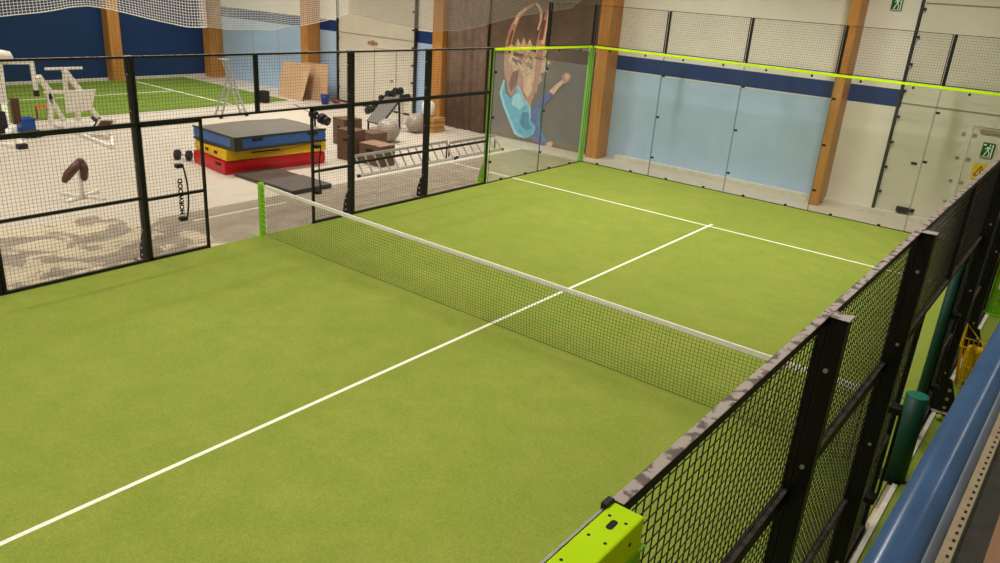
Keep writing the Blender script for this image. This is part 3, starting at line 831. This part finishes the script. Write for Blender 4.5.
b.build('rubber_foot', 'rubber', r)

def sheet(pxs, y0, y1, label, yo=0):
    # leaning board: bottom edge at y0, top edge at y1
    tl, tr, br, bl = [at(*p, y=y) for p, y in zip(pxs, (y1, y1, y0, y0))]
    bl.z = br.z = .01
    b = MB(); b.prism([tl, tr, br, bl], (0, .02, .008))
    o = b.build('plywood_sheet', 'ply', loc=((bl.x + br.x) / 2, y0, 0)); tag(o, label, 'board', 'leaning plywood sheets'); return o
sheet([(283, 61), (311, 65), (302, 103), (278, 98)], 10.0, 10.4, 'pale slanting plywood sheet overlapping the pinkish sheet')
sheet([(303, 62), (328, 65), (327, 103), (303, 101)], 10.55, 10.68, 'pinkish plywood sheet behind, next to the blue bucket')
r = root('bucket', (-11.0, 10.45, 0), 'dark blue bucket at the edge of the plywood sheets', 'bucket')
c = at(325, 104, z=0); b = MB(); b.tube([(c.x, c.y, 0), (c.x, c.y, .32)], [.12, .15], 20); r.location = (c.x, c.y, 0); b.build('body', 'bucket_blue', r)
b = MB(); b.tube([(c.x + .152 * cos(t * pi / 10), c.y + .152 * sin(t * pi / 10), .32) for t in range(21)], .012, 6, caps=False); b.build('rim', 'bucket_blue', r)
b = MB(); b.wire([(c.x + .15 * cos(t * pi / 8), c.y - .02, .3 - .1 * sin(t * pi / 8)) for t in range(9)], .006); b.build('bail', 'steel', r)
c = at(336, 103, z=0)
o = MB().ball((c.x, c.y, .06), .12, 14, sq=(1.6, 1, .5)).build('cloth_bundle', 'red_dull', loc=(c.x, c.y, 0)); tag(o, 'dull red cloth bundle on the floor by the door track', 'cloth')
c = at(264, 102, z=.02)
r = root('speaker_box', (c.x, c.y, .02), 'small black loudspeaker box on the far turf edge', 'speaker')
MB().box(c.x - .16, c.x + .16, c.y - .13, c.y + .13, .02, .4, 0, .02).build('cabinet', 'rubber', r)
MB().tube([(c.x + .05, c.y - .131, .22), (c.x + .05, c.y - .14, .22)], .09, 16).build('driver', 'black_clean', r)

# leg press machine (white)
def PX(u, v, x): return at(u, v, x=x)
X = -9.9
r = root('exercise_machine', (X, 1.6, 0), 'white leg press machine with a broad back plate and T bar', 'exercise machine', 'white gym machines')
b = MB()
def bar2(b, p, q, x0=X, w=.09, x1=None):
    b.bar(PX(p[0], p[1], x0), PX(q[0], q[1], x0 if x1 is None else x1), w, w)
for xo in (X, X - .5):
    bar2(b, (38, 76), (50, 92), xo, .12); bar2(b, (50, 92), (51, 124), xo, .1); bar2(b, (46, 91), (64, 121), xo, .1)
    bar2(b, (64, 70), (80, 91), xo, .12); bar2(b, (64, 70), (66, 91), xo, .08); bar2(b, (50, 92), (94, 92), xo, .09)
    bar2(b, (78, 108), (78, 121), xo, .1); bar2(b, (91, 108), (99, 119), xo, .1)
for p in ((38, 76), (50, 92), (78, 108), (64, 71)): b.bar(PX(*p, X), PX(*p, X - .5) , .07, .07)
b.build('frame', 'machine_white', r)
b = MB(); a = [PX(64, 91, X + .06), PX(95, 89, X + .06), PX(91, 110, X + .06), PX(66, 113, X + .06)]; b.prism(a, (.04, 0, 0)); b.build('back_plate', 'machine_white', r)
b = MB(); b.bar(PX(45, 69, X), PX(82, 68, X), .06, .06); b.build('handle_bar', 'machine_white', r)
b = MB(); b.bar(PX(92, 117, -9.2), PX(102, 126, -9.0), .12, .04); b.bar(PX(100, 118, -8.9), PX(92, 131, -8.9), .06, .06); b.build('leg_roller', 'pad_black', r)
b = MB(); a = [PX(99, 119, -8.8), PX(117, 119, -8.8), PX(112, 126, -8.8), PX(95, 127, -8.8)]; b.prism(a, (.05, 0, 0)); b.build('foot_plate', 'machine_white', r)
b = MB(); a = [PX(101, 121, -8.74), PX(113, 121, -8.74), PX(110, 125, -8.74), PX(98, 125.5, -8.74)]; b.prism(a, (.02, 0, 0)); b.build('foot_pad', 'pad_brown', r)
q0 = at(80, 134, z=.04); q1 = at(112, 147, z=.04); q2 = at(112, 137, z=.04); q3 = at(55, 125, z=.04); q4 = at(99, 121, z=.04)
b = MB()
for a_, c_ in ((q0, q1), (q0, q2), (q1, q2), (q3, q0), (q4, q0)): b.bar(a_, c_, .08, .07)
b.bar(q2, PX(102, 125, -8.9), .06, .06)
b.build('base_frame', 'machine_white', r)
# pulley machine at the left edge
X = -10.6
r = root('exercise_machine', (X, .2, 0), 'white pulley machine with overhead arm and brown pad', 'exercise machine', 'white gym machines')
b = MB()
b.bar(PX(-2, 58, X), PX(4, 104, X), .12, .12); b.bar(PX(4, 104, X), at(9, 136, z=.03), .12, .12)
b.bar(PX(-8, 62, X), PX(32, 62, X), .09, .1); b.bar(PX(31, 61, X), PX(36, 90, X), .09, .09)
b.build('frame', 'machine_white', r)
b = MB(); b.tube([PX(-14, 56, X), PX(-2, 55, X), PX(8, 56, X), PX(12, 59, X)], [.05, .14, .12, .05], 12); b.build('weight_cover', 'machine_white', r)
MB().bar(PX(36, 90, X), PX(37, 96, X), .1, .1).build('arm_grip', 'pad_black', r)
b = MB(); b.prism([PX(9, 98, X + .1), PX(17, 98, X + .1), PX(20, 122, X + .1), PX(13, 124, X + .1)], (.1, 0, 0)); b.build('back_pad', 'pad_brown', r)
b = MB(); b.prism([PX(-6, 111, X + .3), PX(3, 111, X + .3), PX(7, 132, X + .3), PX(-6, 134, X + .3)], (.12, 0, 0)); b.build('seat_pad', 'pad_black', r)
b = MB(); g0 = at(-8, 143, z=.04); g1 = at(22, 147, z=.04); g2 = at(12, 126, z=.04); b.bar(g0, g1, .09, .07); b.bar(g1, g2, .09, .07); b.build('base_frame', 'machine_white', r)
MB().box(g1.x - .08, g1.x + .08, g1.y - .1, g1.y + .1, 0, .11).build('end_foot', 'rubber', r)
# objects between
c = at(27, 131, z=0)
r = root('plastic_box', (c.x, c.y, 0), 'bright blue plastic box beside the pulley machine', 'box')
MB().box(c.x - .18, c.x + .18, c.y - .16, c.y + .16, 0, .3, 0, .02).build('tub', 'blue_plastic', r); MB().box(c.x - .2, c.x + .2, c.y - .18, c.y + .18, .3, .33, 0, .01).build('rim', 'blue_plastic', r)
c = at(32, 137, z=0)
o = MB().ball((c.x, c.y, .09), .2, 16, sq=(.9, 1.4, .45)).build('gym_bag', 'pad_black', loc=(c.x, c.y, 0)); tag(o, 'black gym bag on the floor in front of the blue box', 'bag')
c = at(40, 122, z=.02); 
r = root('hurdle', (c.x, c.y, .02), 'small hurdle with an orange bar between the two white machines', 'hurdle')
a_, c_ = PX(36, 107, -12.1), PX(47, 106.5, -12.1)
MB().bar(a_, c_, .05, .07).build('top_bar', 'orange_red', r)
b = MB(); b.bar(a_, (a_.x, a_.y, .02), .04); b.bar(c_, (c_.x, c_.y, .02), .04); b.build('upright', 'red_dull', r)

# saddle roller on a white pedestal
r = root('exercise_stool', (-3.95, -1.15, 0), 'brown saddle shaped roller pad on a white pedestal', 'exercise stool')
s_ = -3.95
b = MB()
b.tube([at(65, 180, x=s_), at(68, 175, x=s_), at(75, 167, x=s_), at(80, 162, x=s_)], [.06, .085, .085, .07], 14); b.ball(at(65, 180, x=s_), .06, 12)
b.tube([at(81, 162, x=s_), at(84, 169, x=s_), at(84, 177, x=s_)], [.075, .08, .07], 14); b.ball(at(84, 177.5, x=s_), .068, 12); b.ball(at(80, 162, x=s_), .078, 14)
b.build('roller_pad', 'pad_brown', r)
c0 = at(80, 172, x=s_ - .02); c1 = Vector((c0.x, c0.y, .03))
MB().tube([c0, c1], .035, 12).build('column', 'machine_white', r)
b = MB()
for a in (0, pi / 2): b.bar(c1 + Vector((cos(a + .5) * .45, sin(a + .5) * .45, 0)), c1 - Vector((cos(a + .5) * .45, sin(a + .5) * .45, 0)), .06, .05)
b.build('base_bars', 'machine_white', r)

# ------------------------------------------------------------------ backdrop, curtain and printed figure
YB = 11.0
r = root('printed_backdrop', (-2.3, YB, 0), 'dark brown hanging backdrop printed with a kicking dancer in a blue top', 'backdrop')
MB().box(-4.25, -.52, YB, YB + .012, .01, 5.2).build('cloth', 'drape', r)
layer = [0]
def patch(pts, mat, name='printed_shape'):
    layer[0] += 1; yy = YB - .0015 - .0006 * layer[0]
    P = [at(u, v, y=YB) for u, v in pts]
    vv = [Vector((p.x, yy, p.z)) for p in P]
    tris = tessellate_polygon([[Vector((v.x, v.z, 0)) for v in vv]])
    figs.setdefault(mat, MB()).add(vv, [tuple(t) for t in tris])
figs = {}
def limb(pts, ws, mat):
    Lp, Rp = [], []
    for i, (u, v) in enumerate(pts):
        a = pts[max(i - 1, 0)]; c = pts[min(i + 1, len(pts) - 1)]
        dx, dy = c[0] - a[0], c[1] - a[1]; l = sqrt(dx * dx + dy * dy); nx, ny = -dy / l, dx / l
        Lp.append((u + nx * ws[i], v + ny * ws[i])); Rp.append((u - nx * ws[i], v - ny * ws[i]))
    layer[0] += 1; yy = YB - .0015 - .0006 * layer[0]; n = len(Lp)
    A = [at(u, v, y=YB) for u, v in Lp + Rp]; A = [(p.x, yy, p.z) for p in A]
    figs.setdefault(mat, MB()).add(A, [(i, i + 1, n + i + 1, n + i) for i in range(n - 1)])
# arms
limb([(510, 80), (508, 62), (509, 42), (513, 28), (518, 17), (526, 9), (534, 4)], [4, 3.6, 3.2, 2.8, 2.4, 1.8, 1.2], 'p_skin')
limb([(508.2, 48), (510.5, 38), (513, 30)], [1.2, 1.5, 1.0], 'p_skin_dark')
limb([(515, 24), (519, 14), (527, 8)], [1, 1.2, .8], 'p_skin_light')
limb([(532, 92), (536, 70), (539, 50), (543, 32), (547, 18), (549, 9)], [5, 4.6, 4.2, 3.6, 2.6, 1.6], 'p_skin')
limb([(538, 68), (542, 48), (546, 28), (549, 12)], [1.4, 1.8, 1.3, .9], 'p_skin_light')
limb([(541, 40), (543, 28), (545, 20)], [2, 2, 1.4], 'p_skin_dark')
limb([(536, 3.5), (539, 6), (541.5, 12), (541, 20), (538, 30)], [1.2, 1.2, 1.3, 1, .8], 'p_skin_light')
# back
patch([(506, 76), (508, 92), (511, 97), (518, 86), (522, 97), (530, 107), (534, 96), (538, 74), (526, 62), (512, 64)], 'p_skin')
patch([(513, 72), (519, 70), (517, 84), (511, 92), (509, 84)], 'p_skin_dark')
patch([(524, 78), (532, 74), (532, 90), (528, 98), (524, 92)], 'p_skin_light')
# hair
patch([(507, 47), (512, 44), (515, 47), (518, 38), (521, 45), (524, 37), (527, 45), (530, 39), (533, 46), (538, 45), (543, 50), (548, 50), (545, 57), (551, 63), (545, 66), (548, 72), (541, 73), (542, 82), (536, 77), (533, 84), (530, 74), (524, 78), (520, 68), (514, 72), (512, 64), (506, 62), (509, 54)], 'p_hair')
patch([(514, 52), (524, 54), (526, 62), (518, 66), (512, 60)], 'p_hair_dark')
patch([(528, 56), (533, 58), (532, 70), (528, 66)], 'p_hair_dark')
limb([(537, 84), (538, 70), (540, 54), (543, 44)], [3, 3.2, 3, 2.4], 'p_skin')
limb([(507, 78), (506.5, 62), (507, 50)], [2, 2.4, 2.2], 'p_skin')
random.seed(11)
for i in range(34):
    a = random.uniform(-pi * 1.05, pi * .35); u0 = 527 + random.uniform(-9, 10); v0 = 58 + random.uniform(-6, 10)
    l = random.uniform(8, 17); du, dv = cos(a) * .75, sin(a)
    limb([(u0, v0), (u0 + du * l * .5 + random.uniform(-1.5, 1.5), v0 + dv * l * .5), (u0 + du * l, v0 + dv * l)], [1.0, .8, .15], random.choice(['p_hair', 'p_skin_light', 'p_hair', 'p_hair_dark', 'p_skin']))
# lower body
patch([(528, 137), (531, 111), (538, 102), (551, 89), (554.5, 95), (543, 106), (539, 119), (544, 137), (549, 143), (544, 146.5), (535, 142)], 'p_leg')
patch([(505, 79), (502, 86), (500, 94), (504, 107), (509, 119), (513.5, 131), (519, 137), (526, 138.5), (534, 134), (536.5, 127), (531, 120), (530, 106), (523, 98), (518, 84), (516, 92), (511, 98), (506.5, 93)], 'p_top')
limb([(505, 80), (501.5, 92), (505, 106), (511, 121), (516, 133), (524, 137)], [.8, 1.2, 1.1, 1.2, 1.4, 1], 'p_top_light')
patch([(514, 96), (519, 92), (526, 104), (520, 110), (512, 104)], 'p_top_light')
patch([(523, 112), (529, 112), (530, 124), (534, 128), (526, 131), (520, 122)], 'p_top_dark')
limb([(519, 86), (524, 98), (530.5, 107), (531, 118)], [.7, .8, .8, .7], 'p_top_light')
limb([(540, 108), (538.5, 118), (541, 132), (546, 141)], [1.2, 1.4, 1.8, 1.5], 'p_top_dark')
# raised foot, resting foot
limb([(552, 93), (558, 86), (564, 81), (567, 78)], [3, 2.2, 1.7, 1.6], 'p_skin_light')
patch([(563, 76), (566, 72.5), (570, 73), (572, 76.5), (570, 81), (566, 84), (563.5, 81)], 'p_skin')
patch([(565, 75), (569, 74), (570.5, 77), (567, 80)], 'p_skin_light')
patch([(547, 143), (551, 141), (553.8, 143), (552, 147), (546.5, 148)], 'p_skin_light')
for m, b in figs.items(): b.build('printed_shape', m, r)
# curtain
b = MB(); vs = []; fs = []; n = 90
for i in range(n + 1):
    x = -5.72 + 1.6 * i / n; y = YB - .12 + .035 * sin(i * .35 + .6 * sin(i * .11)) + .03 * sin(i * .13 + 1)
    vs += [(x, y, .02), (x + .03 * sin(i * .4), y, 2.2), (x, y, 5.2)]
for i in range(n):
    for j in range(2): a = i * 3 + j; fs.append((a, a + 3, a + 4, a + 1))
b.add(vs, fs, 0, True)
o = b.build('curtain', 'drape_dark', loc=(-4.9, YB - .12, 0)); sol = o.modifiers.new('thickness', 'SOLIDIFY'); sol.thickness = .01
tag(o, 'gathered dark brown curtain left of the dancer backdrop', 'curtain')

# ------------------------------------------------------------------ hanging ball nets
def hang_net(name, P0, P1, edge, zt, cell, wr, mat, label, bulge=.0):
    """edge: list of (t, z) lower edge; t 0..1 along P0-P1"""
    P0 = Vector(P0); P1 = Vector(P1); Ln = (P1 - P0).length; nrm = Vector((-(P1 - P0).y, (P1 - P0).x, 0)).normalized()
    def ze(t):
        for (t0, z0), (t1, z1) in zip(edge, edge[1:]):
            if t0 <= t <= t1: u = (t - t0) / (t1 - t0); u = u * u * (3 - 2 * u) if abs(t1 - t0) > .2 else u; return z0 + (z1 - z0) * u
        return edge[-1][1]
    n = int(Ln / cell); m = max(3, int((zt - min(z for _, z in edge)) / cell)); b = MB()
    def pt(i, j):
        t = i / n; z = ze(t) + (zt - ze(t)) * j / m
        return P0 + (P1 - P0) * t + Vector((0, 0, z)) + nrm * (bulge * sin(t * 17) * (1 - j / m))
    for i in range(n + 1): b.wire([pt(i, j) for j in range(m + 1)], wr)
    for j in range(m + 1): b.wire([pt(i, j) for i in range(n + 1)], wr * (1.8 if j == 0 else 1))
    o = b.build(name, mat, loc=(P0 + P1) / 2); tag(o, label, 'net', 'hanging safety nets'); return o
XN = -12.2
def ey(u, v, x=XN): p = at(u, v, x=x); return p
ed = [ey(-20, 20), ey(0, 17), ey(40, 12), ey(70, 7), ey(90, 6), ey(110, 9), ey(150, 19), ey(188, 27), ey(205, 27)]
y0, y1 = ed[0].y, ed[-1].y
hang_net('hanging_net', (XN, y0, 0), (XN, y1, 0), [((p.y - y0) / (y1 - y0), p.z) for p in ed], 4.4, .085, .0075, 'white_net', 'white safety net hanging across the top of the navy wall', .1)
YN = 10.3
def ex(u, v): return at(u, v, y=YN)
ed = [ex(200, 26), ex(225, 29), ex(265, 30), ex(300, 26), ex(330, 19), ex(350, 14)]
x0_, x1_ = ed[0].x, ed[-1].x
hang_net('hanging_net', (x0_, YN, 0), (x1_, YN, 0), [((p.x - x0_) / (x1_ - x0_), p.z) for p in ed], 4.6, .085, .006, 'white_net', 'white safety net hanging in front of the pale blue wall', .08)
ed = [ex(350, 14), ex(390, 23), ex(430, 30), ex(455, 31), ex(480, 26), ex(510, 17), ex(540, 12), ex(570, 8), ex(583, -2)]
x0_, x1_ = ed[0].x, ed[-1].x
hang_net('hanging_net', (x0_, YN + .1, 0), (x1_, YN + .1, 0), [((p.x - x0_) / (x1_ - x0_), p.z) for p in ed], 4.9, .05, .0042, 'grey_net', 'fine pale safety net sagging in front of the roller door and brown curtain', .06)

# ------------------------------------------------------------------ right side: ball, basket, balcony
c = at(939, 417, z=.048)
o = MB().ball((c.x, c.y, .048), .033, 20).build('tennis_ball', 'tennis', loc=(c.x, c.y, .015)); tag(o, 'yellow-green tennis ball on the strip of turf outside the near fence', 'ball')
bx, by = 10.22, 2.85
r = root('ball_basket', (bx, by, .015), 'yellow wire ball basket on the turf outside the near fence', 'basket')
b = MB()
for z in (.02, .3, .55):
    w = .1 + .06 * (z / .55)
    b.wire([(bx - w, by - w, z + .015), (bx + w, by - w, z + .015), (bx + w, by + w, z + .015), (bx - w, by + w, z + .015), (bx - w, by - w, z + .015)], .007)
for i in range(7):
    for s_ in (-1, 1):
        q = -1 + 2 * i / 6
        b.wire([(bx + q * .1, by + s_ * .1, .03), (bx + q * .16, by + s_ * .16, .565)], .005); b.wire([(bx + s_ * .1, by + q * .1, .03), (bx + s_ * .16, by + q * .16, .565)], .005)
b.build('wire_body', 'ball_yellow', r)
b = MB(); b.box(bx - .095, bx + .095, by - .095, by + .095, .12, .54, 0, .04); b.build('liner', 'ball_yellow', r)
b = MB(); b.wire([(bx - .16, by - .16, .56), (bx - .16, by, .8), (bx - .16, by + .16, .56)], .009); b.wire([(bx + .16, by - .16, .56), (bx - .16, by, .8)], .006); b.build('handle', 'ball_yellow', r)

D = Vector((.018043, 1, 0))
def along(x, z, y0=-8.2, y1=11.0, xr=-6.36): return [Vector((x + D.x * (y - xr), y, z)) for y in (y0, y1)]
r = root('handrail', (10.68, 0, 3.65), 'thick blue painted tube handrail of the balcony', 'handrail')
b = MB(); b.tube(along(10.6845, 3.65), .0255, 32); b.build('tube', 'tube_blue', r)
r = root('mid_rail', (10.69, 0, 3.2), 'thinner blue grey tube rail just below the blue handrail', 'rail')
b = MB(); b.tube(along(10.668, 3.2), .026, 24); b.build('tube', 'tube_grey', r)
r = root('perforated_strip', (10.72, 0, 2.95), 'beige perforated steel strip along the balcony edge', 'strip')
b = MB(); P = along(10.695, 3.0); b.bar(P[0], P[1], .03, .004); b.build('strip_plate', 'perf', r)
b = MB(); y = -8.0
while y < 0:
    xx_ = 10.7005 + D.x * (y + 6.36); b.box(xx_ - .0035, xx_ + .0035, y - .007, y + .007, 3.0015, 3.0028); y += .04
b.build('hole', 'hole', r)['kind'] = 'stuff'
b = MB(); P = along(10.743, 2.93); b.bar(P[0], P[1], .06, .12)
struct('trim_balcony_channel', b, 'balcony_dark')
b = MB(); b.box(10.79, WR, WF, WY - .2, 2.5, 2.62); struct('balcony_floor', b, 'balcony_wood')
b = MB(); b.box(10.72, 10.86, WF, WY - .3, 2.38, 2.5); struct('trim_balcony_beam', b, 'balcony_dark')

# ------------------------------------------------------------------ lighting
W = bpy.data.worlds.new('world'); S.world = W; W.use_nodes = True
W.node_tree.nodes['Background'].inputs[0].default_value = (1, .96, .9, 1); W.node_tree.nodes['Background'].inputs[1].default_value = .3
def lamp(x, y, sx, sy, p, col=(1, .965, .92), tilt=0):
    l = bpy.data.lights.new('ceiling_lamp', 'AREA'); l.shape = 'RECTANGLE'; l.size = sx; l.size_y = sy; l.energy = p; l.color = col; l.spread = radians(118)
    o = bpy.data.objects.new('ceiling_lamp', l); C.objects.link(o); o.location = (x, y, CZ - .15); o.rotation_euler = (radians(tilt), 0, 0)
for x in (-15, -9.5, -4, 2.2, 7.4):
    for y, p_, tl in ((-9, 120, 0), (-3, 112, 0), (2.8, 118, 4), (7.2, 200, 12)): lamp(x, y, .5, 2.6, p_, tilt=tl)
lamp(12.4, -3, .3, 9, 45)
S.view_settings.view_transform = 'Standard'; S.view_settings.look = 'None'; S.view_settings.gamma = 1; S.view_settings.use_curve_mapping = False
S.view_settings.exposure = .18
